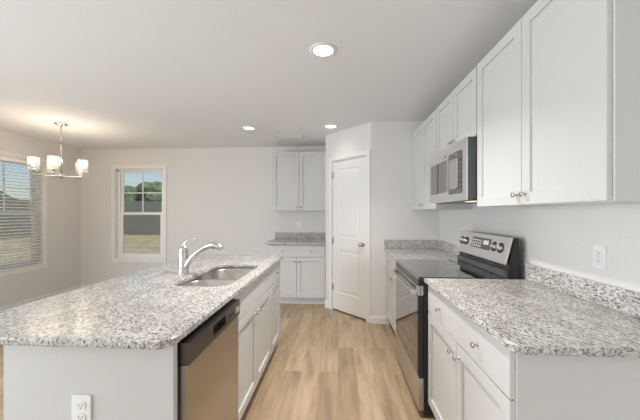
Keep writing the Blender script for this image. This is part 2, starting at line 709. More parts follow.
leaf = door_leaf(D0, D1, 0.022, 2.038, [(D0 + 0.105, D1 - 0.105, 0.25, 0.84), (D0 + 0.105, D1 - 0.105, 1.00, 1.935)], 0.004, 0.038).build('door_leaf', M['trim'], door)
for z in (0.33, 0.96, 1.86):
    h = MB().cyl((D0 - 0.001, -0.006, z - 0.045), (D0 - 0.001, -0.006, z + 0.045), 0.0065, 10).box(D0 - 0.010, D0 + 0.012, -0.0025, 0.003, z - 0.044, z + 0.044)
    tag(h.build('hinge', M['nickel'], door), 'satin nickel hinge')
k = MB().lathe([(0, 0), (0.033, 0), (0.033, 0.006), (0.012, 0.012), (0.011, 0.030), (0.022, 0.036), (0.028, 0.048), (0.026, 0.060), (0.012, 0.068), (0, 0.069)], (D1 - 0.058, 0.004, 0.945), (0, -1, 0))
tag(k.build('door_knob', M['nickel'], door), 'satin nickel door knob')


# windows -----------------------------------------------------------
def window(name, loc, rz, label):
    """local frame: x across, centre at 0, -y into the room, z from the floor"""
    W2, Z0, Z1 = 0.435, 0.545, 2.105
    t = thing(name, loc, rz, label, 'window', None, 'structure')
    m = MB()
    cw = 0.055
    m.box(-W2 - cw, -W2 + 0.004, -0.014, -0.0005, Z0 - 0.055, Z1 + cw, 0.003)
    m.box(W2 - 0.004, W2 + cw, -0.014, -0.0005, Z0 - 0.055, Z1 + cw, 0.003)
    m.box(-W2, W2, -0.014, -0.0005, Z1 - 0.004, Z1 + cw, 0.003)
    m.box(-W2, W2, -0.014, -0.0005, Z0 - 0.055, Z0 + 0.004, 0.003)
    m.build('casing', M['trim'], t)
    m = MB()
    m.box(-W2, -W2 + 0.012, 0, 0.118, Z0, Z1).box(W2 - 0.012, W2, 0, 0.118, Z0, Z1).box(-W2, W2, 0, 0.118, Z1 - 0.012, Z1).box(-W2, W2, -0.006, 0.118, Z0, Z0 + 0.014)
    m.build('jamb', M['trim'], t)
    a = W2 - 0.013
    m = MB()
    y0, y1 = 0.055, 0.115
    m.box(-a, -a + 0.035, y0, y1, Z0 + 0.014, Z1 - 0.012).box(a - 0.035, a, y0, y1, Z0 + 0.014, Z1 - 0.012).box(-a + 0.035, a - 0.035, y0, y1, Z1 - 0.040, Z1 - 0.012).box(-a + 0.035, a - 0.035, y0, y1, Z0 + 0.014, Z0 + 0.036)
    m.build('frame', M['vinyl'], t)
    s = a - 0.036
    mid = 1.33
    for nm, zb, zt, ya, yb, lite in (('upper_sash', mid - 0.016, Z1 - 0.041, 0.087, 0.110, True), ('lower_sash', Z0 + 0.037, mid + 0.022, 0.060, 0.084, False)):
        w = 0.040 if lite else 0.048
        m = MB()
        m.box(-s, -s + w, ya, yb, zb, zt, 0.003).box(s - w, s, ya, yb, zb, zt, 0.003).box(-s + w, s - w, ya, yb, zt - (0.030 if lite else 0.046), zt, 0.003).box(-s + w, s - w, ya, yb, zb, zb + (0.040 if lite else 0.048), 0.003)
        so = m.build(nm, M['vinyl'], t)
        yc = (ya + yb) / 2
        MB().box(-s + w - 0.004, s - w + 0.004, yc - 0.002, yc + 0.002, zb + 0.030, zt - 0.026).build('glass', M['glass'], so)
        if lite:
            g = MB().box(-0.009, 0.009, yc - 0.006, yc + 0.006, zb + 0.038, zt - 0.038, 0.002)
            zc = (zb + zt) / 2 + 0.0
            g.box(-s + w, s - w, yc - 0.0055, yc + 0.0055, zc - 0.009, zc + 0.009, 0.002)
            g.build('muntin', M['vinyl'], so)
        else:
            tag(MB().box(-0.03, 0.03, ya - 0.010, ya, zt - 0.03, zt - 0.012, 0.004).build('sash_lock', M['vinyl'], so), None)
    return t


window('window_1', ((WIN_B[0] + WIN_B[1]) / 2, YB, 0), 0, 'white double-hung window in the back wall, without blinds')
window('window_2', (XL, (WIN_L[0] + WIN_L[1]) / 2, 0), PI / 2, 'white double-hung window in the left wall behind blinds')

# frames of the unseen openings, added to go with the fill lights
w3 = thing('added_window_3', (XL, (ADDED_PATIO[0] + ADDED_PATIO[1]) / 2, 0), PI / 2, 'unseen patio glass door added in the left wall for its light', 'window', None, 'structure')
m = MB()
hw = (ADDED_PATIO[1] - ADDED_PATIO[0]) / 2
for a, b in ((-hw, -hw + 0.06), (-0.04, 0.04), (hw - 0.06, hw)):
    m.box(a, b, 0.03, 0.09, 0, 2.08)
m.box(-hw, hw, 0.02, 0.08, 0, 0.06).box(-hw, hw, 0.02, 0.08, 2.02, 2.08)
f3 = m.build('frame', M['vinyl'], w3)
w4 = thing('added_window_4', (XL, (ADDED_LIVING[0] + ADDED_LIVING[1]) / 2, 0), PI / 2, 'unseen tall window added in the left wall for its light', 'window', None, 'structure')
m = MB()
hw = (ADDED_LIVING[1] - ADDED_LIVING[0]) / 2
for a, b in ((-hw, -hw + 0.05), (-0.04, 0.04), (hw - 0.05, hw)):
    m.box(a, b, 0.03, 0.08, 0.12, 2.12)
m.box(-hw, hw, 0.03, 0.08, 0.12, 0.17).box(-hw, hw, 0.03, 0.08, 2.07, 2.12)
m.build('frame', M['vinyl'], w4)


# ------------------------------------------------------------------ cabinets
# local frame of every cabinet: x along its front from 0 to w, front face of the doors at y = 0, depth towards +y
def knob_mb(x, z, y=0.0):
    return MB().lathe([(0, 0), (0.008, 0), (0.0075, 0.003), (0.0048, 0.006), (0.0045, 0.014), (0.010, 0.017), (0.0128, 0.021), (0.012, 0.026), (0.0065, 0.0285), (0, 0.029)], (x, y, z), (0, -1, 0), 16)


def shaker(x0, x1, z0, z1, rail=0.057, th=0.019):
    m = MB()
    e = 0.0015
    m.box(x0, x0 + rail, 0, th, z0, z1, e, 1).box(x1 - rail, x1, 0, th, z0, z1, e, 1)
    m.box(x0 + rail - 0.001, x1 - rail + 0.001, 0.0001, th, z0, z0 + rail, e, 1).box(x0 + rail - 0.001, x1 - rail + 0.001, 0.0001, th, z1 - rail, z1, e, 1)
    m.box(x0 + rail - 0.003, x1 - rail + 0.003, 0.0115, th - 0.001, z0 + rail - 0.003, z1 - rail + 0.003)
    return m


TOP = 0.884
G = 0.0022


def base_cabinet(name, loc, rz, w, depth, label, cat, doors, drawer, hollow=False, knobs=True, group=None, door_knobs='mid'):
    t = thing(name, loc, rz, label, cat, group)
    y0 = 0.020
    m = MB()
    if hollow:
        m.box(0, 0.012, y0, depth, 0.108, TOP).box(w - 0.012, w, y0, depth, 0.108, TOP).box(0.012, w - 0.012, depth - 0.012, depth, 0.108, TOP).box(0.012, w - 0.012, y0, depth - 0.012, 0.108, 0.126)
        m.box(0.012, w - 0.012, y0, y0 + 0.009, 0.126, TOP)
    else:
        m.box(0, w, y0, depth, 0.108, TOP)
    m.build('body', M['cab'], t)
    MB().box(0, w, y0 + 0.060, y0 + 0.075, 0, 0.108).build('toe_kick', M['cab'], t)
    zd = 0.700
    for i in range(drawer):
        a = w / drawer * i + (0.008 if i == 0 else G)
        b = w / drawer * (i + 1) - (0.008 if i == drawer - 1 else G)
        d = MB().box(a, b, 0, 0.019, zd + 0.003, TOP - 0.014, 0.0015, 1).build('drawer_front', M['cab'], t)
        if knobs:
            n = 2 if w / drawer > 0.7 else 1
            for q in range(n):
                tag(knob_mb(a + (b - a) * ((q + 0.5) / n if n == 1 else (0.25, 0.75)[q]), (zd + TOP - 0.012) / 2).build('knob', M['nickel'], d), 'satin nickel knob')
    for i in range(doors):
        a = w / doors * i + (0.008 if i == 0 else G)
        b = w / doors * (i + 1) - (0.008 if i == doors - 1 else G)
        d = shaker(a, b, 0.113, zd - 0.003).build('door', M['cab'], t)
        kx = (b - 0.032 if i == 0 else a + 0.032) if doors == 2 else (a + 0.032 if door_knobs == 'a' else b - 0.032)
        tag(knob_mb(kx, zd - 0.062).build('knob', M['nickel'], d), 'satin nickel knob')
    return t


def wall_cabinet(name, loc, rz, w, depth, z0, z1, label, doors=2):
    t = thing(name, loc, rz, label, 'cabinet', 'white wall cabinets')
    y0 = 0.020
    MB().box(0, w, y0, depth, z0, z1, 0.001, 1).build('body', M['cab'], t)
    for i in range(doors):
        a = w / doors * i + (0.008 if i == 0 else G)
        b = w / doors * (i + 1) - (0.008 if i == doors - 1 else G)
        d = shaker(a, b, z0 + 0.003, z1 - 0.004).build('door', M['cab'], t)
        kx = b - 0.030 if i == 0 else a + 0.030
        tag(knob_mb(kx, z0 + 0.052).build('knob', M['nickel'], d), 'satin nickel knob')
    return t


# right-hand run, facing -x: rotation -90, local x runs towards the viewer
XUF = 0.888                                    # faces of the wall cabinets
UZ0, UZ1 = 1.372, 2.286
Y0, Y1, Y2, Y3 = 1.012, 1.925, 2.688, YP - 0.002
UD = XW - XUF - 0.001
wall_cabinet('wall_cabinet', (XUF, Y1, 0), -PI / 2, Y1 - Y0, UD, UZ0, UZ1, 'large white two-door wall cabinet nearest the viewer, beside the microwave')
wall_cabinet('wall_cabinet', (XUF, Y2, 0), -PI / 2, Y2 - Y1 - 0.001, UD, 1.832, UZ1, 'short white two-door wall cabinet directly above the microwave')
wall_cabinet('wall_cabinet', (XUF, Y3, 0), -PI / 2, Y3 - Y2 - 0.001, UD, UZ0, UZ1, 'white two-door wall cabinet between microwave and pantry wall')
XRF = 0.579
RD = XW - XRF - 0.001
base_cabinet('base_cabinet', (XRF, Y1 - 0.005, 0), -PI / 2, Y1 - 0.005 - Y0, RD, 'white base cabinet with one wide drawer near the viewer, right of the range', 'cabinet', 2, 1, group='white base cabinets')
base_cabinet('base_cabinet', (XRF, Y3, 0), -PI / 2, Y3 - Y2 - 0.004, RD, 'white base cabinet squeezed between the range and the pantry wall', 'cabinet', 2, 2, group='white base cabinets')

# back wall pair
BX0, BX1 = -1.020, -0.180
base_cabinet('base_cabinet', (BX0, YB - 0.602, 0), 0, BX1 - BX0, 0.600, 'white base cabinet on the back wall under the small granite counter', 'cabinet', 2, 1, group='white base cabinets')
wall_cabinet('wall_cabinet', (BX0, YB - 0.322, 0), 0, BX1 - BX0, 0.320, UZ0, UZ1, 'white two-door wall cabinet hung on the back wall beside the pantry')

# island, facing +x: rotation +90, local x runs away from the viewer
XI = -0.574
IB = -1.196                                    # back of the island cabinets
ID = XI - IB
base_cabinet('sink_cabinet', (XI, 1.578, 0), PI / 2, 0.892, ID, 'white island sink cabinet with plain false drawer front, beside the dishwasher', 'cabinet', 2, 1, hollow=True, knobs=False)
base_cabinet('base_cabinet', (XI, 2.472, 0), PI / 2, 0.392, ID, 'narrow white cabinet with one drawer and door at the island far end', 'cabinet', 1, 1, group='white base cabinets', door_knobs='a')
t = thing('kitchen_island', (-0.89, 0.985, 0), 0, 'plain white panelled end and back of the island, under the granite', 'island')
m = MB()
m.box(-1.216 + 0.89, -0.572 + 0.89, 0, 0.020, 0, TOP, 0.001, 1)
m.build('end_panel', M['cab'], t)
MB().box(-1.216 + 0.89, IB + 0.89 - 0.001, 0.021, 2.865 - 0.985, 0, TOP).build('back_panel', M['cab'], t)
MB().box(IB + 0.89 - 0.0005, -0.656 + 0.89, 2.866 - 0.985, 2.884 - 0.985, 0, TOP).box(-0.656 + 0.89, -0.578 + 0.89, 2.866 - 0.985, 2.884 - 0.985, 0.108, TOP).build('far_panel', M['cab'], t)
MB().box(-0.612 + 0.89, -0.5715 + 0.89, -0.007, -0.0002, 0, TOP - 0.001, 0.001, 1).build('corner_stile', M['cab'], t)

# ------------------------------------------------------------------ countertops and backsplashes
C0, C1 = TOP + 0.0005, 0.914
XC = 0.556                                     # front edge of the right counters
sink_hole = rrect(-0.985, -0.632, 1.622, 2.352, 0.10, 8)
o = slab([rrect(-1.449, -0.549, 0.914, 2.905, (0.03, 0.055, 0.03, 0.03), 6), sink_hole], C0, C1, 0.007, 'island_countertop', M['granite'])
tag(o, 'long speckled white granite island top with sink cutout', 'countertop', 'granite countertops')
o = slab([rrect(XC, XW - 0.001, 0.954, Y1 - 0.002, (0.04, 0, 0, 0.004), 6)], C0, C1, 0.007, 'countertop', M['granite'])
tag(o, 'speckled granite countertop right of the range, nearest the viewer', 'countertop', 'granite countertops')
o = slab([rrect(XC, XW - 0.001, Y2 + 0.001, YP - 0.001, 0.003, 2)], C0, C1, 0.007, 'countertop', M['granite'])
tag(o, 'small granite countertop between the range and pantry wall', 'countertop', 'granite countertops')
o = slab([rrect(BX0 - 0.025, PLft.x - 0.001, YB - 0.650, YB - 0.001, (0.012, 0.003, 0.003, 0.003), 3)], C0, C1, 0.007, 'countertop', M['granite'])
tag(o, 'small granite countertop on the back wall under hung cabinet', 'countertop', 'granite countertops')
ST = 0.020
S0, S1 = C1 + 0.0005, 1.016
o = MB().box(XW - ST - 0.001, XW - 0.001, 0.956, Y1 - 0.002, S0, S1, 0.002).build('backsplash', M['granite'])
tag(o, 'low granite backsplash strip below the outlet, right of the range', 'backsplash', 'granite backsplashes')
o = MB().box(XW - ST - 0.001, XW - 0.001, Y2 + 0.002, YP - ST - 0.002, S0, S1, 0.002).build('backsplash', M['granite'])
tag(o, 'short granite backsplash strip on the right wall beyond the range', 'backsplash', 'granite backsplashes')
o = MB().box(XC + 0.004, XW - 0.001, YP - ST - 0.001, YP - 0.001, S0, S1, 0.002).build('backsplash', M['granite'])
tag(o, 'granite backsplash strip on the short wall right of pantry door', 'backsplash', 'granite backsplashes')
o = MB().box(BX0 - 0.02, PLft.x - 0.002, YB - ST - 0.001, YB - 0.001, S0, S1, 0.002).build('backsplash', M['granite'])
tag(o, 'granite backsplash strip on the back wall under hung cabinet', 'backsplash', 'granite backsplashes')

# ------------------------------------------------------------------ sink and faucet
sx, sy = -0.8085, 2.0
t = thing('kitchen_sink', (sx, sy, 0), 0, 'stainless double-bowl sink set into the island granite', 'sink')
XS = Matrix.Translation((-sx, -sy, 0))


def ring3(x0, x1, y0, y1, r, z):
    return [(p[0], p[1], z) for p in rrect(x0, x1, y0, y1, r, 8)]


# rim: a flange under the stone that steps down to the deck around the bowls
RZ = 0.872
m = MB()
m.loft([ring3(-1.015, -0.605, 1.604, 2.368, 0.11, TOP - 0.003), ring3(-1.00, -0.618, 1.610, 2.362, 0.105, TOP - 0.0031), ring3(-1.00, -0.618, 1.610, 2.362, 0.105, RZ)], False)
m.build('rim', M['sink'], t, XS)
b1 = (-0.995, -0.623, 1.616, 1.958)
b2 = (-0.995, -0.623, 1.984, 2.356)
slab([rrect(-1.0, -0.618, 1.610, 2.362, 0.105, 8), rrect(*b1, 0.10, 8), rrect(*b2, 0.10, 8)], RZ - 0.003, RZ, 0.0008, 'deck', M['sink'], t, XS)
for bb, nm in ((b1, 'bowl'), (b2, 'bowl')):
    x0, x1, y0, y1 = bb
    m = MB()
    m.loft([ring3(x0, x1, y0, y1, 0.10, RZ - 0.0005), ring3(x0 + 0.004, x1 - 0.004, y0 + 0.004, y1 - 0.004, 0.098, RZ - 0.006), ring3(x0 + 0.010, x1 - 0.010, y0 + 0.010, y1 - 0.010, 0.095, 0.69), ring3(x0 + 0.022, x1 - 0.022, y0 + 0.022, y1 - 0.022, 0.085, 0.668), ring3(x0 + 0.05, x1 - 0.05, y0 + 0.05, y1 - 0.05, 0.06, 0.662)], True)
    bo = m.build(nm, M['sink'], t, XS)
    cx, cy = (x0 + x1) / 2, (y0 + y1) / 2
    MB().lathe([(0, 0.6625), (0.02, 0.663), (0.040, 0.6645), (0.044, 0.6635), (0.044, 0.6625)], (cx, cy, 0)).build('drain', M['steel_dark'], bo, XS)

fx, fy = -1.085, 1.985
t = thing('kitchen_faucet', (fx, fy, C1), 0, 'chrome pull-out faucet standing on the island behind the sink', 'faucet')
MB().lathe([(0, 0), (0.038, 0), (0.038, 0.004), (0.035, 0.009), (0.0335, 0.03), (0.031, 0.11), (0.029, 0.148), (0.030, 0.154), (0.029, 0.170), (0.023, 0.186), (0.012, 0.195), (0, 0.197)]).build('body', M['chrome'], t)
sp = MB().tube([(0.010, -0.004, 0.022), (0.032, -0.006, 0.066), (0.072, -0.010, 0.118), (0.120, -0.013, 0.158), (0.166, -0.016, 0.184)], [0.020, 0.0195, 0.0185, 0.0175, 0.017]).build('spout', M['chrome'], t)
sh = MB().tube([(0.162, -0.016, 0.182), (0.194, -0.018, 0.195), (0.226, -0.020, 0.199), (0.255, -0.022, 0.191), (0.275, -0.023, 0.178), (0.281, -0.0235, 0.170)], [0.0175, 0.021, 0.023, 0.022, 0.019, 0.015]).build('spray_head', M['chrome'], sp)
tag(MB().cyl((0.228, -0.020, 0.1785), (0.228, -0.020, 0.1735), 0.016, 16).build('spray_button', M['steel_dark'], sh), 'dark spray nozzle ring')
MB().tube([(0.0, 0, 0.188), (0.014, -0.002, 0.212), (0.042, -0.004, 0.230), (0.088, -0.006, 0.243)], [0.0085, 0.0075, 0.006, 0.0045], 10).build('handle', M['chrome'], t)

# ------------------------------------------------------------------ dishwasher (faces +x, local x away from the viewer)
t = thing('dishwasher', (-0.540, 1.014, 0), PI / 2, 'stainless dishwasher with dark control strip built into the island', 'dishwasher')
W = 0.548
MB().box(0.004, W - 0.004, 0.045, 0.60, 0.09, TOP - 0.012).build('tub', M['grey_side'], t)
MB().box(0.004, W - 0.004, 0.09, 0.105, 0.002, 0.09).build('toe_kick', M['black'], t)
d = MB().box(0.004, W - 0.004, 0.002, 0.044, 0.105, 0.781, 0.004).build('door', M['steel_warm'], t)
# control strip with a pocket handle
m = MB()
za, zb = 0.783, 0.863
xa, xb = 0.205, 0.345
for a, b, c, e in holed(0.004, W - 0.004, za, zb, [(xa, xb, za + 0.018, zb - 0.018)]):
    m.box(a, b, -0.004, 0.044, c, e)
m.box(xa, xb, 0.026, 0.044, za + 0.018, zb - 0.018)
cp = m.build('control_strip', M['steel_dark'], t)
MB().prism([(xa, za + 0.018), (xb, za + 0.018), (xb, zb - 0.018), (xa, zb - 0.018)], 'y', 0.020, 0.0255).build('pocket_handle', M['black'], cp)
bd = MB()
bd.prism(rrect(0.480, 0.530, za + 0.022, zb - 0.028, 0.012, 4), 'y', -0.0062, -0.0042)
tag(bd.build('badge', M['steel_bright'], cp), 'pale rounded badge')
m = MB()
for q in range(4):
    m.box(0.372 + q * 0.022, 0.385 + q * 0.022, -0.0052, -0.0042, za + 0.035, za + 0.047)
m.build('indicator', M['slot'], cp)

# ------------------------------------------------------------------ range (faces -x, local x towards the viewer)
XRG = 0.524
t = thing('kitchen_range', (XRG, Y2 - 0.002, 0), -PI / 2, 'stainless and black glass-top electric range between the white cabinets', 'range')
W = Y2 - Y1 - 0.004
DEP = XW - XRG - 0.006
MB().box(0.002, W - 0.002, 0.035, DEP, 0.02, 0.893, 0.002, 1).build('body', M['black'], t)
ck = MB().box(0, W, 0.0, DEP - 0.095, 0.894, 0.917, 0.004).build('cooktop', M['black_glass'], t)
for bx, by, br in ((0.20, 0.17, 0.115), (0.56, 0.17, 0.09), (0.20, 0.43, 0.075), (0.56, 0.43, 0.105)):
    m = MB().lathe([(br - 0.003, 0.9171), (br - 0.003, 0.9174), (br, 0.9174), (br, 0.9171)], (bx, by, 0), (0, 0, 1), 40)
    tag(m.build('burner_ring', M['grey_side'], ck), 'thin grey burner ring')
# oven door: stainless top strip with vent slots, dark glass below
d = MB().box(0.003, W - 0.003, 0.0, 0.034, 0.262, 0.796, 0.004).build('oven_door', M['black'], t)
MB().prism(rrect(0.02, W - 0.02, 0.275, 0.789, 0.012, 4), 'y', -0.0022, -0.0002).build('door_glass', M['black_glass'], d)
m = MB()
zs0, zs1 = 0.798, 0.858
n = 11
for a, b, c, e in holed(0.003, W - 0.003, zs0, zs1, [(0.05 + q * 0.061, 0.05 + q * 0.061 + 0.040, zs1 - 0.042, zs1 - 0.010) for q in range(n)]):
    m.box(a, b, -0.004, 0.030, c, e)
vs = m.build('vent_strip', M['steel'], d)
MB().box(0.03, W - 0.03, 0.006, 0.008, zs1 - 0.044, zs1 - 0.009).build('vent_backing', M['slot'], vs)
m = MB()
m.box(0.03, W - 0.03, -0.036, -0.026, 0.800, 0.816, 0.004)
h = m.build('handle', M['steel'], d)
for a in (0.022, W - 0.052):
    e = MB().box(a, a + 0.030, -0.040, -0.0045, 0.799, 0.828, 0.003).build('handle_bracket', M['steel_bright'], h)
m = MB()
for q in range(4):
    m.box(W - 0.0032, W - 0.0024, 0.006, 0.018, 0.805 + q * 0.0125, 0.812 + q * 0.0125)
m.build('end_slot', M['slot'], vs)
MB().box(0.003, W - 0.003, 0.0, 0.034, 0.860, 0.892, 0.003).build('front_trim', M['black'], t)
MB().box(0.003, W - 0.003, 0.0, 0.034, 0.045, 0.256, 0.004).build('storage_drawer', M['steel'], t)
for a in (0.05, W - 0.05):
    for b in (0.08, DEP - 0.08):
        MB().cyl((a, b, 0), (a, b, 0.02), 0.018, 12).build('levelling_foot', M['black'], t)


def gx(X):
    return X - XRG


bg = MB().prism([(gx(1.086), 0.900), (gx(1.092), 1.010), (gx(1.122), 1.174), (gx(1.150), 1.174), (gx(1.150), 0.900)], 'x', 0, W, 0.002).build('backguard', M['black'], t)
m = MB()
m.box(0.004, W - 0.004, gx(1.068), gx(1.0895), 0.918, 0.962, 0.004)
m.build('backguard_vent', M['grey_side'], bg)
# slanted stainless control panel
pa, pb = Vector((gx(1.062), 1.003)), Vector((gx(1.106), 1.178))
pt = (pb - pa).normalized()
pn = Vector((-pt.y, pt.x))                     # out of the panel, towards the room
if pn.x > 0:
    pn = -pn
cp = MB().prism([tuple(pa), tuple(pb), (gx(1.118), 1.177), (gx(1.074), 1.002)], 'x', -0.001, W + 0.001, 0.003).build('control_panel', M['steel_bright'], t)
LP = (pb - pa).length


def on_panel(x, s, d):
    p = pa + pt * (LP * s) + pn * d
    return (x, p.x, p.y)


def panel_quad(m, x0, x1, s0, s1, d0, d1):
    b = bmesh.new()
    vs = []
    for d_ in (d0, d1):
        for (x, s) in ((x0, s0), (x1, s0), (x1, s1), (x0, s1)):
            vs.append(b.verts.new(Vector(on_panel(x, s, d_))))
    for f in ((0, 1, 2, 3), (4, 5, 6, 7), (0, 1, 5, 4), (1, 2, 6, 5), (2, 3, 7, 6), (3, 0, 4, 7)):
        b.faces.new([vs[i] for i in f])
    bmesh.ops.recalc_face_normals(b, faces=b.faces)
    m.add(b)


m = MB()
panel_quad(m, 0.26, 0.53, 0.36, 0.82, 0.0005, 0.004)
dp = m.build('display', M['black_glass'], cp)
m = MB()
for r_ in range(3):
    for c_ in range(5):
        panel_quad(m, 0.275 + c_ * 0.030, 0.292 + c_ * 0.030, 0.42 + r_ * 0.12, 0.49 + r_ * 0.12, 0.0042, 0.005)
panel_quad(m, 0.44, 0.515, 0.56, 0.74, 0.0042, 0.005)
m.build('display_key', M['key'], dp)
for x in (0.075, 0.150, W - 0.170, W - 0.090):
    c = Vector(on_panel(x, 0.56, 0.0005))
    ax = Vector((0, pn.x, pn.y))
    kn = MB().lathe([(0, 0), (0.025, 0), (0.025, 0.006), (0.020, 0.009), (0.0185, 0.024), (0.015, 0.027), (0, 0.0275)], c, ax, 20).build('burner_knob', M['steel'], cp)
    tag(MB().lathe([(0.0255, 0.0005), (0.034, 0.0005), (0.034, 0.003), (0.0255, 0.003)], c, ax, 24).build('knob_ring', M['black'], kn), 'black ring')

# ------------------------------------------------------------------ microwave (faces -x)
XM = 0.826
t = thing('microwave', (XM, Y2 - 0.003, 1.418), -PI / 2, 'stainless over-the-range microwave with dark sides, hung above the range', 'microwave')
W = Y2 - Y1 - 0.006
HM = 0.410
MB().box(0.001, W - 0.001, 0.0095, XW - XM - 0.003, 0.004, HM, 0.002, 1).build('body', M['grey_side'], t)
XD = 0.435                                     # where the door ends and the controls begin
m = MB()
dz0, dz1 = 0.075, 0.322
for a, b, c, e in holed(0, W, 0, HM, [(0.035, XD, dz0, dz1)]):
    m.box(a, b, 0, 0.009, c, e)
d = m.build('front_frame', M['steel_bright'], t)
MB().box(0.035, XD, 0.004, 0.0088, dz0, dz1).build('window', M['mirror_glass'], d)
MB().box(0.20, 0.212, 0.0015, 0.0038, dz0, dz1).build('window_bar', M['steel_dark'], d)
pad = MB().prism(rrect(0.462, 0.688, 0.052, 0.345, 0.02, 5), 'y', -0.004, -0.0002).build('control_pad', M['grey_side'], t)
MB().prism(rrect(0.492, 0.640, 0.085, 0.300, 0.022, 5), 'y', -0.011, -0.0042, 0.003).build('handle', M['steel'], pad)
m = MB()
for q in range(7):
    m.box(0.651, 0.674, -0.006, -0.0042, 0.090 + q * 0.030, 0.104 + q * 0.030, 0.001, 1)
m.build('button', M['black'], pad)
MB().box(0.48, 0.64, -0.006, -0.0042, 0.312, 0.335).build('clock_display', M['black_glass'], pad)
tag(MB().lathe([(0, 0), (0.010, 0), (0.010, 0.0015), (0, 0.0016)], (0.385, 0, 0.352), (0, -1, 0), 16).build('badge', M['steel_dark'], d), 'small round dark badge')
un = MB().box(0.03, W - 0.03, 0.05, XW - XM - 0.03, 0.0, 0.0035).build('underside_panel', M['steel_dark'], t)
MB().box(W - 0.26, W - 0.14, 0.10, 0.16, -0.003, -0.0002, 0.001, 1).build('cooking_lamp', M['hood_lamp'], un)


# ------------------------------------------------------------------ outlets
def outlet(loc, rz, label, decora, scale=1.0):
    t = thing('wall_outlet', loc, rz, label, 'outlet')
    t.scale = (scale, 1, scale)
    MB().prism(rrect(-0.036, 0.036, -0.058, 0.058, 0.004, 3), 'y', -0.006, -0.0003, 0.0015).build('cover_plate', M['plate'], t)
    if decora:
        f = MB().prism(rrect(-0.017, 0.017, -0.034, 0.034, 0.002, 2), 'y', -0.0085, -0.0062, 0.0006).build('receptacle', M['plate'], t)
        m = MB().box(-0.006, 0.006, -0.0092, -0.0086, -0.006, -0.001).box(-0.006, 0.006, -0.0092, -0.0086, 0.001, 0.006)
        m.build('test_button', M['key'], f)
        cs = (-0.021, 0.021)
    else:
        cs = (-0.0205, 0.0205)
    for c in cs:
        if not decora:
            f = MB().prism(rrect(-0.017, 0.017, c - 0.0145, c + 0.0145, 0.010, 4), 'y', -0.0085, -0.0062, 0.0006).build('receptacle', M['plate'], t)
        m = MB().box(-0.0075, -0.0055, -0.0090, -0.0086, c - 0.001, c + 0.007).box(0.0055, 0.0075, -0.0090, -0.0086, c - 0.001, c + 0.007)
        m.cyl((0, -0.0086, c - 0.007), (0, -0.009, c - 0.007), 0.0025, 8)
        m.build('outlet_slot', M['slot'], f)
    return t


outlet((XW, 1.418, 1.132), -PI / 2, 'white outlet plate on the right wall above the near granite counter', True, 0.89)
outlet((-0.912, 0.985, 0.628), 0, 'white outlet plate on the near end panel of the island', False)
outlet((-0.644, YB, 1.150), 0, 'white outlet plate on the back wall under the hung cabinet', False)


# ------------------------------------------------------------------ ceiling fittings
def can_light(x, y, label, watts=0.5):
    t = thing('ceiling_light', (x, y, CEIL), 0, label, 'light', 'recessed ceiling lights')
    MB().lathe([(0.068, -0.0005), (0.092, -0.0005), (0.090, -0.006), (0.072, -0.010), (0.068, -0.007)], (0, 0, 0), (0, 0, 1), 36).build('trim_ring', M['trim'], t)
    MB().lathe([(0, -0.005), (0.068, -0.005), (0.0685, -0.001), (0, -0.001)], (0, 0, 0), (0, 0, 1), 36).build('lens', M['lens'], t)
    d = bpy.data.lights.new('can_lamp', 'AREA')
    d.shape = 'DISK'
    d.size = 0.13
    d.spread = R(125)
    d.energy = watts
    d.color = (1.0, 0.96, 0.91)
    l = bpy.data.objects.new('can_lamp', d)
    l.location = (x, y, CEIL - 0.012)
    COL.objects.link(l)
    return t


can_light(-0.101, 1.968, 'round recessed ceiling light nearest the viewer, over the aisle', 22.0)
can_light(-1.150, 3.700, 'round recessed ceiling light over the far end of the island')
can_light(-0.090, 3.690, 'round recessed ceiling light in front of the pantry door')

t = thing('ceiling_vent', (-0.69, 4.155, CEIL), 0, 'white louvred air vent in the ceiling near the back wall', 'vent')
m = MB()
for a, b, c, e in ((-0.19, 0.19, -0.085, -0.065), (-0.19, 0.19, 0.065, 0.085), (-0.19, -0.17, -0.065, 0.065), (0.17, 0.19, -0.065, 0.065)):
    m.box(a, b, c, e, -0.008, -0.0005, 0.001, 1)
fr = m.build('frame', M['cab_in'], t)
m = MB()
for q in range(7):
    y = -0.054 + q * 0.018
    m.prism([(y - 0.006, -0.002), (y - 0.005, -0.0012), (y + 0.006, -0.008), (y + 0.005, -0.0088)], 'x', -0.17, 0.17)
m.build('louvre', M['cab_in'], fr)
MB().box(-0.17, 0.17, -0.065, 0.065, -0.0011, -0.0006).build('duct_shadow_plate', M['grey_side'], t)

# chandelier
t = thing('chandelier', (-3.407, 3.379, CEIL), 0, 'brushed nickel five-arm chandelier with lit glass shades over the dining corner', 'chandelier')
MB().lathe([(0, -0.0005), (0.066, -0.0005), (0.068, -0.006), (0.064, -0.016), (0.030, -0.026), (0.012, -0.034), (0, -0.035)], (0, 0, 0), (0, 0, 1), 32).build('canopy', M['nickel'], t)
HB = -0.655
m = MB().cyl((0, 0, -0.03), (0, 0, -0.22), 0.0055, 12).cyl((0, 0, -0.22), (0, 0, HB + 0.02), 0.0125, 14)
m.lathe([(0.0055, -0.19), (0.012, -0.20), (0.0135, -0.22), (0.0135, -0.235)], (0, 0, 0), (0, 0, 1), 14)
m.build('rod', M['nickel'], t)
MB().lathe([(0, 0.030), (0.018, 0.030), (0.026, 0.018), (0.026, -0.006), (0.016, -0.016), (0.007, -0.022), (0.006, -0.032), (0, -0.036)], (0, 0, HB), (0, 0, 1), 20).build('hub', M['nickel'], t)
RA = 0.243
view = math.atan2(0.70, 0.714)                 # the direction that reads as sideways from the kitchen
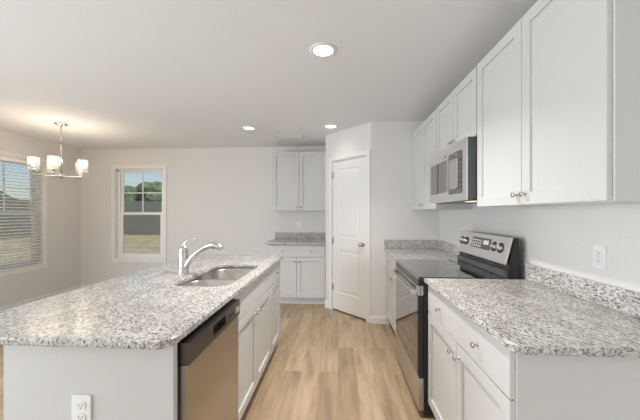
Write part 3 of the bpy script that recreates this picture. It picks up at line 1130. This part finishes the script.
for q in range(5):
    a = view + PI + q * 2 * PI / 5 + R(3)
    ca, sa = math.cos(a), math.sin(a)
    arm = MB().tube([(0.02 * ca, 0.02 * sa, HB + 0.004), (RA * 0.5 * ca, RA * 0.5 * sa, HB + 0.004), (RA * ca, RA * sa, HB + 0.004)], 0.0075, 10).cyl((RA * ca, RA * sa, HB + 0.0), (RA * ca, RA * sa, HB + 0.052), 0.006, 10).build('arm', M['nickel'], t)
    c = (RA * ca, RA * sa, HB + 0.048)
    MB().lathe([(0, 0), (0.030, 0), (0.032, 0.006), (0.018, 0.012), (0.017, 0.050), (0.013, 0.056), (0, 0.056)], c, (0, 0, 1), 18).build('socket', M['nickel'], arm)
    MB().lathe([(0, 0.056), (0.012, 0.060), (0.020, 0.080), (0.023, 0.098), (0.018, 0.116), (0.008, 0.126), (0, 0.128)], c, (0, 0, 1), 16).build('bulb', M['bulb'], arm)
    MB().lathe([(0.031, 0.0065), (0.050, 0.010), (0.053, 0.020), (0.053, 0.160), (0.0505, 0.160), (0.0505, 0.021), (0.047, 0.013), (0.031, 0.0105)], c, (0, 0, 1), 28).build('shade', M['shade'], arm)
    d = bpy.data.lights.new('chandelier_lamp', 'POINT')
    d.energy = 2.6
    d.color = (1.0, 0.83, 0.64)
    d.shadow_soft_size = 0.03
    l = bpy.data.objects.new('chandelier_lamp', d)
    l.location = (-3.407 + c[0], 3.379 + c[1], CEIL + c[2] + 0.135)
    COL.objects.link(l)

# blinds on the left window
t = thing('window_blind', (XL, (WIN_L[0] + WIN_L[1]) / 2, 0), PI / 2, 'white slatted blind lowered over the left window', 'blind')
bw = 0.428
MB().box(-bw, bw, -0.010, 0.036, 2.040, 2.090, 0.003).build('headrail', M['blind'], t)
m = MB()
zz = 0.612
while zz < 2.04:
    m.prism([(-0.011, zz - 0.0082), (-0.011, zz - 0.0054), (0.014, zz + 0.0022), (0.037, zz + 0.0076), (0.037, zz + 0.0048), (0.014, zz - 0.0005)], 'x', -bw, bw)
    zz += 0.0445
m.build('slat', M['blind'], t)
MB().box(-bw, bw, -0.008, 0.034, 0.566, 0.586, 0.003).build('bottom_rail', M['blind'], t)
m = MB()
for x in (-0.26, 0.26):
    for y in (-0.0125, 0.0385):
        m.cyl((x, y, 0.578), (x, y, 2.045), 0.0011, 6)
m.build('ladder_cord', M['blind'], t)
MB().cyl((-0.33, -0.018, 1.25), (-0.33, -0.016, 2.05), 0.004, 8).build('tilt_wand', M['blind'], t)

# two brackets left on the back window
for s, lab in ((-1, 'small grey blind bracket in the upper left corner of the back window'), (1, 'small grey blind bracket in the upper right corner of the back window')):
    t = thing('blind_bracket', ((WIN_B[0] + WIN_B[1]) / 2 + s * 0.405, YB, 2.06), 0, lab, 'bracket', 'blind brackets')
    m = MB().box(-0.012, 0.012, 0.004, 0.030, 0.030, 0.0325).box(-0.012, 0.012, 0.028, 0.030, 0.0, 0.030)
    m.box(-0.012 if s < 0 else 0.010, -0.010 if s < 0 else 0.012, 0.004, 0.028, 0.0, 0.030)
    m.build('bracket_plate', M['nickel'], t)

# ------------------------------------------------------------------ outside
o = MB().box(-80, 60, YB + 0.2, 90, -0.65, -0.50).box(-80, XL - 0.2, -40, YB + 0.2, -0.65, -0.50).build('lawn', M['grass'])
tag(o, 'dry tan lawn outside the windows', 'lawn', None, 'structure')


def fence(p0, p1, h, label):
    p0, p1 = Vector(p0), Vector(p1)
    L = (p1 - p0).length
    a = math.atan2(p1.y - p0.y, p1.x - p0.x)
    t = thing('garden_fence', (p0.x, p0.y, -0.50), a, label, 'fence', 'garden fences')
    m = MB()
    n = int(L / 0.15)
    for i in range(n):
        m.box(i * 0.15, i * 0.15 + 0.145, 0, 0.02, 0.04, h - 0.03 + 0.02 * random.random())
    m.build('board_panel', M['fence'], t)
    m = MB()
    for z in (0.25, h - 0.3):
        m.box(0, L, 0.02, 0.06, z, z + 0.09)
    m.build('rail', M['fence'], t)
    return t


fence((-23.9, 24.0), (8, 24.0), 2.9, 'dark weathered board fence beyond the lawn, seen through the back window')
fence((-24, -2), (-24, 24.0), 2.9, 'dark weathered board fence beyond the lawn, seen through the left window')


def tree(x, y, h, r, label):
    t = thing('tree', (x, y, -0.50), 0, label, 'tree', 'trees beyond the fences')
    MB().cyl((0, 0, 0), (0, 0, h * 0.55), 0.16, 10, 0.08).build('trunk', M['bark'], t)
    m = MB()
    for q in range(13):
        b = bmesh.new()
        bmesh.ops.create_icosphere(b, subdivisions=3, radius=1)
        a = random.random() * 2 * PI
        rr = r * (0.45 + 0.2 * random.random())
        cx, cy, cz = math.cos(a) * r * 0.5, math.sin(a) * r * 0.5, h * (0.25 + 0.72 * (q / 12))
        cz = min(cz, h - rr * 0.9)
        for v in b.verts:
            k = 1 + 0.16 * (random.random() - 0.5)
            v.co = Vector((v.co.x * rr * k + cx, v.co.y * rr * k + cy, v.co.z * rr * k * 0.9 + cz))
        m.add(b)
    m.build('foliage', M['leaf'], t)
    return t


for x, y, h in ((-24.2, 27.2, 4.2), (-21.1, 27.4, 4.5), (-18.0, 27.2, 4.9), (-14.9, 27.5, 4.9), (-11.8, 27.3, 4.8), (-25.7, 30.3, 4.5), (-22.6, 30.6, 4.8), (-19.5, 30.8, 5.1), (-16.4, 30.6, 5.2), (-13.3, 30.8, 5.0)):
    tree(x, y, h, 1.4, 'dense dark green tree beyond the fence behind the back window')
for x, y, h in ((-27.6, 16.0, 3.7), (-27.8, 19.2, 3.4), (-27.5, 22.1, 3.6), (-31.0, 17.6, 4.0), (-31.2, 20.8, 4.0), (-31.0, 23.9, 3.9)):
    tree(x, y, h, 1.28, 'dense dark green tree beyond the fence behind the left window')
